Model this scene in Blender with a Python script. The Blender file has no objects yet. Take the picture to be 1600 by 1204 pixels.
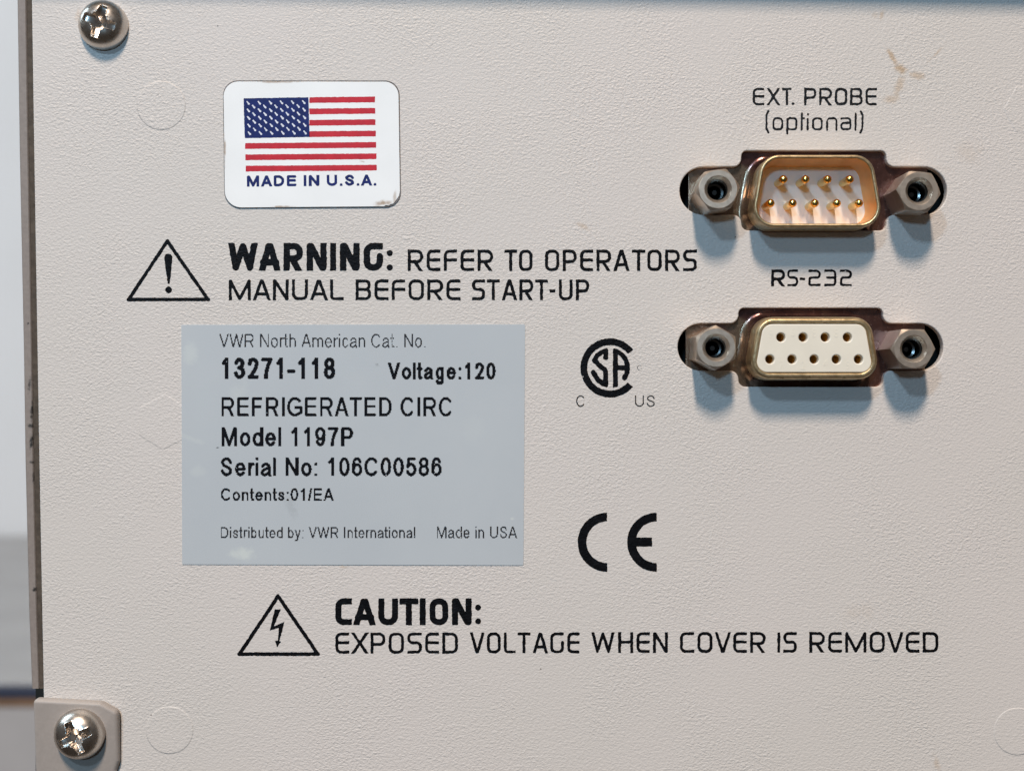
import bpy, bmesh, math, random
import numpy as np
from mathutils import Vector

random.seed(7)
rng = np.random.default_rng(11)
sc = bpy.context.scene
COL = sc.collection
MM = 0.001
S = 12.2            # photograph pixels per millimetre on the panel's front plane
DCAM = 170.0        # mm from lens to panel

# ------------------------------------------------------------------ camera, light, exposure
cam = bpy.data.cameras.new('camera')
cam.sensor_width = 36.0
cam.lens = 36.0 * DCAM / (1600.0 / S)
cam.clip_start = 0.01
cam.clip_end = 20
cam.dof.use_dof = True
cam.dof.focus_distance = (DCAM - 0.5) * MM
cam.dof.aperture_fstop = 22
camo = bpy.data.objects.new('camera', cam)
COL.objects.link(camo)
camo.location = (0, -DCAM * MM, 0)
camo.rotation_euler = (math.radians(90), 0, 0)
sc.camera = camo

W = bpy.data.worlds.new('World')
sc.world = W
W.use_nodes = True
wn = W.node_tree
wbg = wn.nodes['Background']
tc = wn.nodes.new('ShaderNodeTexCoord')
sep = wn.nodes.new('ShaderNodeSeparateXYZ')
mr = wn.nodes.new('ShaderNodeMapRange')
mr.inputs['From Min'].default_value = -0.6
mr.inputs['From Max'].default_value = 0.9
mx = wn.nodes.new('ShaderNodeMix')
mx.data_type = 'RGBA'
mx.inputs[6].default_value = (0.085, 0.068, 0.055, 1)
mx.inputs[7].default_value = (0.20, 0.19, 0.185, 1)
wn.links.new(tc.outputs['Generated'], sep.inputs[0])
wn.links.new(sep.outputs['Z'], mr.inputs['Value'])
wn.links.new(mr.outputs[0], mx.inputs[0])
wn.links.new(mx.outputs[2], wbg.inputs['Color'])
wbg.inputs['Strength'].default_value = 0.48


def area(name, loc, target, sx, sy, power, col):
    l = bpy.data.lights.new(name, 'AREA')
    l.shape = 'RECTANGLE'
    l.size = sx
    l.size_y = sy
    l.energy = power
    l.color = col
    o = bpy.data.objects.new(name, l)
    COL.objects.link(o)
    o.location = loc
    d = Vector(target) - Vector(loc)
    o.rotation_euler = d.to_track_quat('-Z', 'Y').to_euler()
    return o


area('key_lamp', (-0.25, -2.25, 2.72), (0, 0, 0.0), 0.28, 0.56, 133, (1.0, 0.825, 0.675))
area('fill_lamp', (-0.100, -0.58, 0.138), (0, 0, 0), 0.040, 0.040, 0.72, (0.42, 0.75, 1.05))
area('side_lamp', (-0.22, -0.55, 0.38), (0, 0, 0), 0.045, 0.045, 1.15, (0.48, 0.77, 1.05))
area('added_wall_fill', (-0.75, 0.10, 0.55), (-0.25, 0.9, 0.0), 0.5, 0.5, 4.6, (0.70, 0.88, 1.0))  # added lamp out of view, brightens the wall and bench

sc.view_settings.view_transform = 'Standard'
sc.view_settings.look = 'None'
sc.view_settings.gamma = 1
sc.view_settings.exposure = 0
sc.view_settings.use_curve_mapping = False


# ------------------------------------------------------------------ helpers
def P(px, py, h=0.0):
    """photograph pixel -> place on the plane h mm in front of the panel, metres"""
    k = (DCAM - h) / DCAM / S * MM
    return Vector(((px - 800.0) * k, -h * MM, (602.0 - py) * k))


def tag(o, label=None, cat=None, group=None, kind=None):
    if label: o['label'] = label
    if cat: o['category'] = cat
    if group: o['group'] = group
    if kind: o['kind'] = kind
    return o


def obj(name, verts, faces, m, parent=None, sharp=None, smooth=False):
    me = bpy.data.meshes.new(name)
    me.from_pydata([tuple(v) for v in verts], [], faces)
    return finish(name, me, m, parent, sharp, smooth)


def finish(name, me, m, parent=None, sharp=None, smooth=False):
    me.validate()
    bm = bmesh.new()
    bm.from_mesh(me)
    bmesh.ops.recalc_face_normals(bm, faces=bm.faces)
    bm.to_mesh(me)
    bm.free()
    if isinstance(m, (list, tuple)):
        for q in m: me.materials.append(q)
    elif m: me.materials.append(m)
    if smooth or sharp:
        me.polygons.foreach_set('use_smooth', [True] * len(me.polygons))
        if sharp:
            me.set_sharp_from_angle(angle=math.radians(sharp))
        me.polygons.foreach_set('use_smooth', [abs(p.normal.y) < 0.9999 for p in me.polygons])
    o = bpy.data.objects.new(name, me)
    COL.objects.link(o)
    if parent: o.parent = parent
    return o


def empty(name, loc):
    o = bpy.data.objects.new(name, None)
    o.empty_display_size = 0.005
    COL.objects.link(o)
    o.location = loc
    return o


def rounded(pts, radii, n=8, closed=True):
    """polygon / polyline with filleted corners"""
    out = []
    N = len(pts)
    for i in range(N):
        p = np.array(pts[i], float)
        r = radii[i] if isinstance(radii, (list, tuple)) else radii
        if (not closed and i in (0, N - 1)) or r <= 0:
            out.append(tuple(p)); continue
        a = np.array(pts[i - 1], float) - p
        b = np.array(pts[(i + 1) % N], float) - p
        la, lb = np.linalg.norm(a), np.linalg.norm(b)
        if la < 1e-9 or lb < 1e-9:
            out.append(tuple(p)); continue
        a /= la; b /= lb
        ang = math.acos(max(-1, min(1, float(a @ b))))
        if ang > math.pi - 1e-3:
            out.append(tuple(p)); continue
        t = r / math.tan(ang / 2)
        t = min(t, la * 0.5 if (closed or 0 < i - 1) else la, lb * 0.5 if (closed or i + 1 < N - 1) else lb)
        rr = t * math.tan(ang / 2)
        c = p + (a + b) / np.linalg.norm(a + b) * (rr / math.sin(ang / 2))
        s, e = p + a * t, p + b * t
        a0 = math.atan2(*(s - c)[::-1]); a1 = math.atan2(*(e - c)[::-1])
        d = (a1 - a0 + math.pi) % (2 * math.pi) - math.pi
        for k in range(n + 1):
            th = a0 + d * k / n
            out.append((c[0] + rr * math.cos(th), c[1] + rr * math.sin(th)))
    return out


def plate(loops_mm, thick, bevel, front, res=3):
    """sheet with holes; loops in mm (x right, z up); its front face at `front` mm before the panel plane"""
    cu = bpy.data.curves.new('tmp', 'CURVE')
    cu.dimensions = '2D'
    cu.fill_mode = 'BOTH'
    for lp in loops_mm:
        sp = cu.splines.new('POLY')
        sp.points.add(len(lp) - 1)
        for q, (x, y) in zip(sp.points, lp): q.co = (x, y, 0, 1)
        sp.use_cyclic_u = True
    cu.extrude = max(thick / 2 - bevel, 1e-4)
    cu.bevel_depth = bevel
    cu.bevel_resolution = res
    cu.offset = -bevel
    o = bpy.data.objects.new('tmp', cu)
    COL.objects.link(o)
    me = bpy.data.meshes.new_from_object(o.evaluated_get(bpy.context.evaluated_depsgraph_get()))
    bpy.data.objects.remove(o)
    bpy.data.curves.remove(cu)
    bm = bmesh.new(); bm.from_mesh(me)
    bmesh.ops.remove_doubles(bm, verts=bm.verts, dist=1e-5)
    bm.to_mesh(me); bm.free()
    for v in me.vertices:
        x, y, z = v.co
        v.co = (x * MM, -(front - thick / 2 + z) * MM, y * MM)
    return me


def pxmm(pts, h=0.0):
    k = (DCAM - h) / DCAM / S
    return [((x - 800) * k, (602 - y) * k) for x, y in pts]


def loft(rings, cap_first=False, cap_last=False):
    verts, faces = [], []
    n = len(rings[0])
    for r in rings: verts += r
    for i in range(len(rings) - 1):
        for j in range(n):
            a, b = i * n + j, i * n + (j + 1) % n
            faces.append((a, b, b + n, a + n))
    if cap_first: faces.append(tuple(range(n)))
    if cap_last: faces.append(tuple(range((len(rings) - 1) * n, len(rings) * n)))
    return verts, faces


# ------------------------------------------------------------------ ink: signed-distance outlines turned into meshes
NZ = rng.normal(0, 1, (560, 720))
NZ2 = rng.random((1100, 1400))


def vnoise(tab, x, y, s):
    fx, fy = np.asarray(x) / s + 20, np.asarray(y) / s + 20
    ix, iy = np.floor(fx).astype(int), np.floor(fy).astype(int)
    tx, ty = fx - ix, fy - iy
    h, w = tab.shape
    g = lambda a, b: tab[b % h, a % w]
    return ((g(ix, iy) * (1 - tx) + g(ix + 1, iy) * tx) * (1 - ty) + (g(ix, iy + 1) * (1 - tx) + g(ix + 1, iy + 1) * tx) * ty)


def seg_d(X, Y, a, b):
    ax, ay = a; bx, by = b
    dx, dy = bx - ax, by - ay
    L = dx * dx + dy * dy
    t = np.clip(((X - ax) * dx + (Y - ay) * dy) / L, 0, 1) if L > 1e-12 else 0
    return np.hypot(X - ax - t * dx, Y - ay - t * dy)


def strokes_sdf(lines, t):
    def f(X, Y):
        d = np.full(X.shape, 1e9)
        for ln in lines:
            if len(ln) == 1: d = np.minimum(d, np.hypot(X - ln[0][0], Y - ln[0][1])); continue
            for a, b in zip(ln[:-1], ln[1:]): d = np.minimum(d, seg_d(X, Y, a, b))
        return d - t / 2
    return f


def poly_sdf(pts):
    def f(X, Y):
        d = np.full(X.shape, 1e9)
        ins = np.zeros(X.shape, bool)
        for (ax, ay), (bx, by) in zip(pts, pts[1:] + pts[:1]):
            d = np.minimum(d, seg_d(X, Y, (ax, ay), (bx, by)))
            c = ((ay > Y) != (by > Y))
            if ay != by:
                ins ^= c & (X < (bx - ax) * (Y - ay) / (by - ay) + ax)
        return np.where(ins, -d, d)
    return f


def box_sdf(x0, y0, x1, y1):
    return lambda X, Y: np.maximum(np.maximum(x0 - X, X - x1), np.maximum(y0 - Y, Y - y1))


class Ink:
    """collects outlines drawn in photograph pixels on one plane"""
    def __init__(self, h, rag=0.27, chips=0.0, step=0.8):
        self.h, self.rag, self.chips, self.step = h, rag, chips, step
        self.v, self.f = [], []

    def add(self, fn, x0, y0, x1, y1):
        s = self.step
        xs = np.arange(x0 - 2 * s, x1 + 2.5 * s, s); ys = np.arange(y0 - 2 * s, y1 + 2.5 * s, s)
        X, Y = np.meshgrid(xs, ys)
        D = fn(X, Y) + self.rag * (vnoise(NZ, X, Y, 3.1) + 0.5 * vnoise(NZ, X + 300, Y + 77, 1.6))
        if self.chips > 0:
            c = vnoise(NZ2, X, Y, 1.9)
            D = np.maximum(D, (c - (1 - self.chips)) * 9)
        D = np.where(np.abs(D) < 1e-6, 1e-6, D)
        ins = D < 0
        ny, nx = D.shape
        full = ins[:-1, :-1] & ins[:-1, 1:] & ins[1:, 1:] & ins[1:, :-1]
        anyi = ins[:-1, :-1] | ins[:-1, 1:] | ins[1:, 1:] | ins[1:, :-1]
        for j in range(ny - 1):
            row = full[j]
            i = 0
            while i < nx - 1:
                if row[i]:
                    k = i
                    while k < nx - 1 and row[k]: k += 1
                    self.poly([(xs[i], ys[j]), (xs[k], ys[j]), (xs[k], ys[j + 1]), (xs[i], ys[j + 1])])
                    i = k
                else:
                    i += 1
        for j, i in zip(*np.nonzero(anyi & ~full)):
            cs = [(xs[i], ys[j], D[j, i]), (xs[i + 1], ys[j], D[j, i + 1]), (xs[i + 1], ys[j + 1], D[j + 1, i + 1]), (xs[i], ys[j + 1], D[j + 1, i])]
            pl = []
            for q in range(4):
                a, b = cs[q], cs[(q + 1) % 4]
                if a[2] < 0: pl.append((a[0], a[1]))
                if (a[2] < 0) != (b[2] < 0):
                    t = a[2] / (a[2] - b[2])
                    pl.append((a[0] + t * (b[0] - a[0]), a[1] + t * (b[1] - a[1])))
            if len(pl) >= 3: self.poly(pl)

    def poly(self, pts):
        n = len(self.v)
        self.v += [P(x, y, self.h) for x, y in pts]
        self.f.append(tuple(range(n, n + len(pts)))[::-1])

    def build(self, name, m, parent):
        return obj(name, self.v, self.f, m, parent)


# the squarish rounded lettering printed on the panel: strokes in a w x h box, y down
def glyph(ch, w, h, t):
    L, R, T, B, m = t / 2, w - t / 2, t / 2, h - t / 2, h * 0.48
    r = min(w * 0.30, h * 0.24)
    ro = lambda pts, rr=r: rounded(pts, rr, 6, False)
    if ch == 'E': return [ro([(w, T), (L, T), (L, B), (w, B)]), [(L, m), (w * 0.95, m)]]
    if ch == 'F': return [ro([(w, T), (L, T), (L, h + t)]), [(L, m), (w * 0.93, m)]]
    if ch in 'RP':
        q = h * 0.56
        g = [[(L, -t), (L, h + t)], ro([(L, T), (R, T), (R, q), (L, q)])]
        if ch == 'R': g.append([(w * 0.45, q), (w - t * 0.62, h + 0.02 * h), (w - t * 0.62 + w * 0.1, h + 0.1 * h)])
        return g
    if ch == 'T': return [[(-t, T), (w + t, T)], [(w / 2, T), (w / 2, h + t)]]
    if ch in 'O0':
        p = rounded([(L, T), (R, T), (R, B), (L, B)], r, 6, True)
        return [p + p[:1]]
    if ch == 'D': return [[(L, 0), (L, h)], ro([(L, T), (R, T), (R, B), (L, B)])]
    if ch == 'A':
        e = 0.62 * t
        return [[(e - w * 0.045, h + h * 0.1), (w * 0.46, T * 1.05), (w * 0.54, T * 1.05), (w - e + w * 0.045, h + h * 0.1)], [(w * 0.22, h * 0.70), (w * 0.78, h * 0.70)]]
    if ch == 'S': return [ro([(w, T), (L, T), (L, m), (R, m), (R, B), (0, B)], r * 0.85)]
    if ch == 'M': return [[(L, h + t), (L, T), (w / 2, B), (R, T), (R, h + t)]]
    if ch == 'N': return [[(L, h + t), (L, T), (L + t * 0.25, T), (R - t * 0.25, B), (R, B), (R, -t)]]
    if ch == 'U': return [ro([(L, -t), (L, B), (R, B), (R, -t)])]
    if ch == 'L': return [ro([(L, -t), (L, B), (w, B)], r * 0.7)]
    if ch == 'B': return [[(L, 0), (L, h)], ro([(L, T), (R - 0.03 * w, T), (R - 0.03 * w, m), (L, m)], r * 0.8), ro([(L, m), (R, m), (R, B), (L, B)], r * 0.85)]
    if ch == 'X': return [[(L * 1.2 - w * 0.09, -h * 0.1), (R - L * 0.2 + w * 0.09, h * 1.1)], [(R - L * 0.2 + w * 0.09, -h * 0.1), (L * 1.2 - w * 0.09, h * 1.1)]]
    if ch == 'V': return [[(t * 0.6 - w * 0.04, -h * 0.1), (w * 0.47, B), (w * 0.53, B), (w - t * 0.6 + w * 0.04, -h * 0.1)]]
    if ch == 'W': return [[(t * 0.58 - 0.02 * w, -h * 0.12), (w * 0.27, B), (w * 0.5, T), (w * 0.73, B), (w - t * 0.58 + 0.02 * w, -h * 0.12)]]
    if ch == 'H': return [[(L, -t), (L, h + t)], [(R, -t), (R, h + t)], [(L, m), (R, m)]]
    if ch == 'C': return [ro([(w, T), (L, T), (L, B), (w, B)])]
    if ch == 'G': return [ro([(w * 0.9, T), (L, T), (L, B), (R, B), (R, h * 0.48)])]
    if ch == 'I': return [[(w / 2, -t), (w / 2, h + t)]]
    if ch == '-': return [[(0, h * 0.56), (w, h * 0.56)]]
    if ch == '2': return [rounded([(0, T), (R, T), (R, m), (L, m), (L, B), (w, B)], [0, r * .9, r * .7, r * .6, r * .25, 0], 6, False)]
    if ch == '3': return [ro([(0, T), (R, T), (R, B), (0, B)], r * 0.8), [(0.22 * w, m), (R, m)]]
    return []


GW = dict(M=1.03, A=.87, N=.74, U=.75, L=.64, B=.74, E=.67, F=.65, R=.76, O=.74, P=.72, S=.71, T=.70, D=.76, V=.84, W=1.2, G=.74, C=.70, H=.75, X=.86, I=.16)
GW.update({'-': .32, '2': .76, '3': .74})


def word(ink, txt, x0, x1, y0, y1, t):
    h = y1 - y0
    ws = [t if c == 'I' else GW[c] * h for c in txt]
    tight = lambda a, b: 0.55 if (a in 'ATVLX' or b in 'ATVX') else 1.0
    gs = [tight(a, b) for a, b in zip(txt[:-1], txt[1:])]
    tot = x1 - x0
    g = 0.155 * h
    k = (tot - g * sum(gs)) / sum(ws)
    x = x0
    for c, w, gg in zip(txt, ws, gs + [0]):
        letter(ink, c, x, y0, (w * k if c != 'I' else w), h, t)
        x += w * k + g * gg


def letter(ink, c, x, y, w, h, t):
    ln = [[(x + a, y + b) for a, b in l] for l in glyph(c, w, h, t)]
    st, bx = strokes_sdf(ln, t), box_sdf(x, y, x + w, y + h)
    ink.add(lambda X, Y: np.maximum(st(X, Y), bx(X, Y)), x, y, x + w, y + h)


def dot(ink, x, y, r):
    ink.add(lambda X, Y: np.hypot(X - x, Y - y) - r, x - r, y - r, x + r, y + r)


# plain sans lettering (the built-in font), laid down as printer dots
def font_tris(txt, offset):
    cu = bpy.data.curves.new('t', 'FONT')
    cu.body = txt
    cu.size = 100
    cu.offset = offset * 100
    cu.resolution_u = 6
    o = bpy.data.objects.new('t', cu)
    COL.objects.link(o)
    me = bpy.data.meshes.new_from_object(o.evaluated_get(bpy.context.evaluated_depsgraph_get()))
    me.calc_loop_triangles()
    v = np.array([q.co[:2] for q in me.vertices])
    t = np.array([q.vertices[:] for q in me.loop_triangles])
    bpy.data.objects.remove(o); bpy.data.curves.remove(cu); bpy.data.meshes.remove(me)
    return v, t


CAP = float(font_tris('H', 0)[0][:, 1].max())
XH = 0.725
ADV = dict(A=667, C=722, D=722, E=667, F=611, G=778, I=278, M=833, N=722, P=667, R=722, S=667, T=611, U=722, V=667, W=944,
           a=556, b=556, c=500, d=556, e=556, g=556, h=556, i=230, l=230, m=833, n=556, o=556, r=340, s=500, t=290, u=556, y=500)
ADV.update({' ': 278, '.': 278, ':': 278, '-': 333, '/': 278})


def spl(p, n=7):
    """smooth curve through points"""
    p = [np.array(q, float) for q in p]
    p = [2 * p[0] - p[1]] + p + [2 * p[-1] - p[-2]]
    out = []
    for i in range(1, len(p) - 2):
        a, b, c, d = p[i - 1:i + 3]
        for k in range(n):
            t = k / n
            out.append(tuple(0.5 * (2 * b + (c - a) * t + (2 * a - 5 * b + 4 * c - d) * t * t + (3 * b - a - 3 * c + d) * t ** 3)))
    return out + [tuple(p[-2])]


def ea(cx, cy, rx, ry, a0, a1, n=28):
    return [(cx + rx * math.cos(math.radians(a0 + (a1 - a0) * i / n)), cy + ry * math.sin(math.radians(a0 + (a1 - a0) * i / n))) for i in range(n + 1)]


def skel(c, e, q):
    """centre lines: x 0..1 between the outer stem centres, y up with cap height 1; e, q = half stroke in y and x units; returns lines, ymin, ymax"""
    B, T, X = e, 1 - e, XH - e
    U, D = 1.2, -0.2
    ov = 0.012
    bowl = ea(.5, XH / 2, .5, XH / 2 - e + ov, 0, 360)
    arch = lambda x0, x1: [(x0, X - .22)] + ea((x0 + x1) / 2, X - .22, (x1 - x0) / 2, .22 + ov, 180, 0) + [(x1, D)]
    six = spl([(.93, .76), (.8, T - .06), (.55, T + ov), (.2, .84), (.02, .5), (.04, .26), (.2, B + .06), (.52, B - ov), (.86, B + .07), (1, .31), (.87, .54), (.52, .62), (.2, .54), (.05, .36)])
    g = None
    lo, hi = -ov, 1 + ov
    if c == 'A': g = [[(-.04, D * .3 - .03), (.46, T), (.54, T), (1.04, D * .3 - .03)], [(.2, .33), (.8, .33)]]; lo, hi = 0, 1
    elif c == 'C': g = [ea(.5, .5, .5, .5 - e + ov, 40, 320)]
    elif c == 'G': g = [ea(.5, .5, .5, .5 - e + ov, 42, 312), [(.92, .17), (.98, .2), (.98, .47), (.55, .47)]]
    elif c == 'D': g = [[(0, B), (0, T)], [(0, T), (.45, T)] + ea(.45, .5, .55, .5 - e, 90, -90) + [(0, B)]]
    elif c == 'E': g = [[(1, T), (0, T), (0, B), (1.02, B)], [(0, .52), (.95, .52)]]
    elif c == 'F': g = [[(1, T), (0, T), (0, D)], [(0, .5), (.88, .5)]]; lo = 0
    elif c in 'Il': g = [[(.5, D), (.5, U)]]; lo, hi = 0, 1
    elif c == 'M': g = [[(0, D), (0, T), (.06, T), (.5, B * .9), (.94, T), (1, T), (1, D)]]; lo, hi = 0, 1
    elif c == 'N': g = [[(0, D), (0, T), (.05, T), (.95, B), (1, B), (1, U)]]; lo, hi = 0, 1
    elif c in 'PR':
        g = [[(0, D), (0, T)], [(0, T), (.6, T)] + ea(.6, (T + .45) / 2, .4, (T - .45) / 2, 90, -90) + [(0, .45)]]; lo = 0
        if c == 'R': g.append([(.5, .45), (.68, .38), (.8, .24), (1.06, -.1)])
    elif c in 'Ss':
        p = [(.95, .72), (.82, T - .06), (.5, T + ov), (.16, T - .07), (.05, .74), (.2, .59), (.5, .51), (.82, .42), (.98, .26), (.85, B + .07), (.5, B - ov), (.15, B + .07), (.02, .29)]
        if c == 's': p = [(x, e + (y - e) * (XH - 2 * e) / (1 - 2 * e)) for x, y in p]
        g = [spl(p)]
    elif c == 'T': g = [[(0, T), (1, T)], [(.5, D), (.5, T)]]; lo = 0
    elif c == 'U': g = [[(0, U), (0, .36)] + ea(.5, .36, .5, .36 - e + ov, 180, 360) + [(1, U)]]; hi = 1
    elif c == 'V': g = [[(-.04, 1.1), (.48, B), (.52, B), (1.04, 1.1)]]; lo, hi = 0, 1
    elif c == 'W': g = [[(-.02, 1.1), (.24, B), (.27, B), (.49, T), (.51, T), (.73, B), (.76, B), (1.02, 1.1)]]; lo, hi = 0, 1
    elif c == 'a': g = [spl([(.06, .52), (.17, X - .06), (.5, X + ov), (.83, X - .06), (.93, .5)]) + [(.93, .14), (1.03, .0)], spl([(.92, .44), (.5, .38), (.12, .3), (.0, .17), (.12, B + .02), (.38, B - ov), (.72, B + .06), (.92, .24)])]
    elif c == 'b': g = [bowl, [(0, D), (0, U)]]; hi = 1
    elif c == 'd': g = [bowl, [(1, D), (1, U)]]; hi = 1
    elif c == 'o': g = [bowl]
    elif c == 'c': g = [ea(.5, XH / 2, .5, XH / 2 - e + ov, 40, 320)]
    elif c == 'e': g = [[(.0, XH / 2 + .015), (1, XH / 2 + .015)], ea(.5, XH / 2, .5, XH / 2 - e + ov, 0, 322)]
    elif c == 'g': g = [bowl, [(1, XH + .2), (1, -.03)] + spl([(1, -.03), (.9, -.2), (.5, -.28 + e), (.15, -.22), (.04, -.1)])]; lo, hi = -.3, XH
    elif c == 'h': g = [[(0, D), (0, U)], arch(0, 1)]; lo, hi = 0, 1
    elif c == 'n': g = [[(0, D), (0, U)], arch(0, 1)]; lo, hi = 0, XH
    elif c == 'm': g = [[(0, D), (0, U)], arch(0, .5), arch(.5, 1)]; lo, hi = 0, XH
    elif c == 'r': g = [[(0, D), (0, U)], [(0, X - .2)] + ea(.9, X - .25, .9, .25, 180, 75)]; lo, hi = 0, XH
    elif c == 'i': g = [[(.5, D), (.5, XH - 2 * e), (.5, XH - e)], [(.5, .92), (.5, 1.1)]]; lo, hi = 0, 1
    elif c == 't': g = [[(.42, .95), (.42, .17), (.55, B), (1, B + .01)], [(-.05, X), (1, X)]]
    elif c == 'u': g = [[(0, U), (0, .24)] + ea(.5, .24, .5, .24 - e + ov, 180, 360) + [(1, .24)], [(1, D), (1, U)]]; lo, hi = -ov, XH
    elif c == 'y': g = [[(-.04, XH + .1), (.5, .04)], [(1.04, XH + .1), (.5, .02), (.36, -.2), (.22, -.27 + e), (.05, -.27 + e)]]; lo, hi = -.3, XH
    elif c == '0': g = [ea(.5, .5, .5, .5 - e + ov, 0, 360)]
    elif c == '1': g = [[(.62, D), (.62, U)], [(.62, T), (.45, .85), (.14, .74)]]; lo, hi = 0, 1
    elif c == '2': g = [spl([(.04, .7), (.12, .86), (.3, T - .02), (.5, T + ov), (.82, T - .06), (.96, .74), (.85, .54), (.5, .30), (.15, .12), (.0, B)]) + [(1, B)]]
    elif c == '3': g = [spl([(.05, .74), (.2, T - .06), (.48, T + ov), (.8, T - .07), (.9, .75), (.78, .58), (.42, .53)]), spl([(.42, .53), (.85, .45), (1, .28), (.85, B + .07), (.48, B - ov), (.15, B + .06), (.02, .27)])]
    elif c == '5': g = [[(.92, T), (.2, T), (.07, .5)], spl([(.07, .5), (.25, .6), (.5, .64), (.85, .55), (1, .33), (.85, B + .08), (.48, B - ov), (.15, B + .06), (.02, .25)])]
    elif c == '6': g = [six]
    elif c == '9': g = [[(1 - x, 1 - y) for x, y in six]]
    elif c == '7': g = [[(0, T), (1, T)], spl([(1, T), (.65, .6), (.42, .25), (.36, D)])]; lo = 0
    elif c == '8': g = [ea(.5, (T + .53) / 2, .44, (T - .53) / 2 + ov, 0, 360), ea(.5, (B + .53) / 2, .5, (.53 - B) / 2 + ov, 0, 360)]
    elif c == '-': g = [[(0, .36), (1, .36)]]
    elif c == '/': g = [[(-.1, -.1), (1.1, 1.1)]]; lo, hi = 0, 1
    elif c == '.': g = [[(.5, -.1), (.5, e * .8)]]; lo = 0
    elif c == ':': g = [[(.5, -.1), (.5, e * .8)], [(.5, XH - e), (.5, XH - e - .01)]]; lo = 0
    return g, lo, hi


def sans(ink, txt, x0, x1, ytop, ybase, t, dotpx=1.25, rot=0.0, miss=0.0):
    H = ybase - ytop
    adv = [ADV.get(c, 556) / 716 for c in txt]
    sb = lambda c: .02 if c in 'AVWTy' else (.06 if c in 'oceCGstad02356789' else .10)
    kx = (x1 - x0) / (sum(adv) - sb(txt[0]) - sb(txt[-1]))
    nx, ny = int((x1 - x0 + 8) / dotpx), int(H * 1.5 / dotpx) + 6
    gx0, gy0 = x0 - 3, ytop - 2 * dotpx
    X, Y = np.meshgrid(gx0 + (np.arange(nx) + .5) * dotpx, gy0 + (np.arange(ny) + .5) * dotpx)
    M = np.zeros((ny, nx), bool)
    x = x0 - sb(txt[0]) * kx
    for c, a in zip(txt, adv):
        if c != ' ':
            L, R = x + sb(c) * kx + t / 2, x + (a - sb(c)) * kx - t / 2
            if c in 't-/': L, R = x + .05 * kx + t * .2, x + (a - .06) * kx - t * .2
            if c == 'r': R = x + (a - .05) * kx - t * .2
            if c in 'Il.:i': L = R = x + a * kx / 2
            g, lo, hi = skel(c, t / 2 / H, 0)
            ln = [[(L + u * (R - L), ybase - v * H) for u, v in l] for l in g]
            i0, i1 = max(0, int((x - 6 - gx0) / dotpx)), min(nx, int((x + a * kx + 6 - gx0) / dotpx) + 1)
            xs, ys = X[:, i0:i1], Y[:, i0:i1]
            d = strokes_sdf(ln, t)(xs, ys)
            d = np.maximum(d, np.maximum(ybase - hi * H - ys, ys - (ybase - lo * H)))
            M[:, i0:i1] |= d < 0
        x += a * kx
    if miss > 0:
        j, i = np.mgrid[0:ny, 0:nx]
        M &= vnoise(NZ2, i + 31 * len(txt), j, 2.3) < 1 - miss
    cr, sr = math.cos(rot), math.sin(rot)
    for j in range(ny):
        i = 0
        while i < nx:
            if M[j, i]:
                k = i
                while k < nx and M[j, k]: k += 1
                q = []
                for (xx, yy) in ((i, j), (k, j), (k, j + 1), (i, j + 1)):
                    px, py = gx0 + xx * dotpx - x0, gy0 + yy * dotpx - ybase
                    q.append((x0 + px * cr - py * sr, ybase + px * sr + py * cr))
                ink.poly(q)
                i = k
            else:
                i += 1


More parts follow.
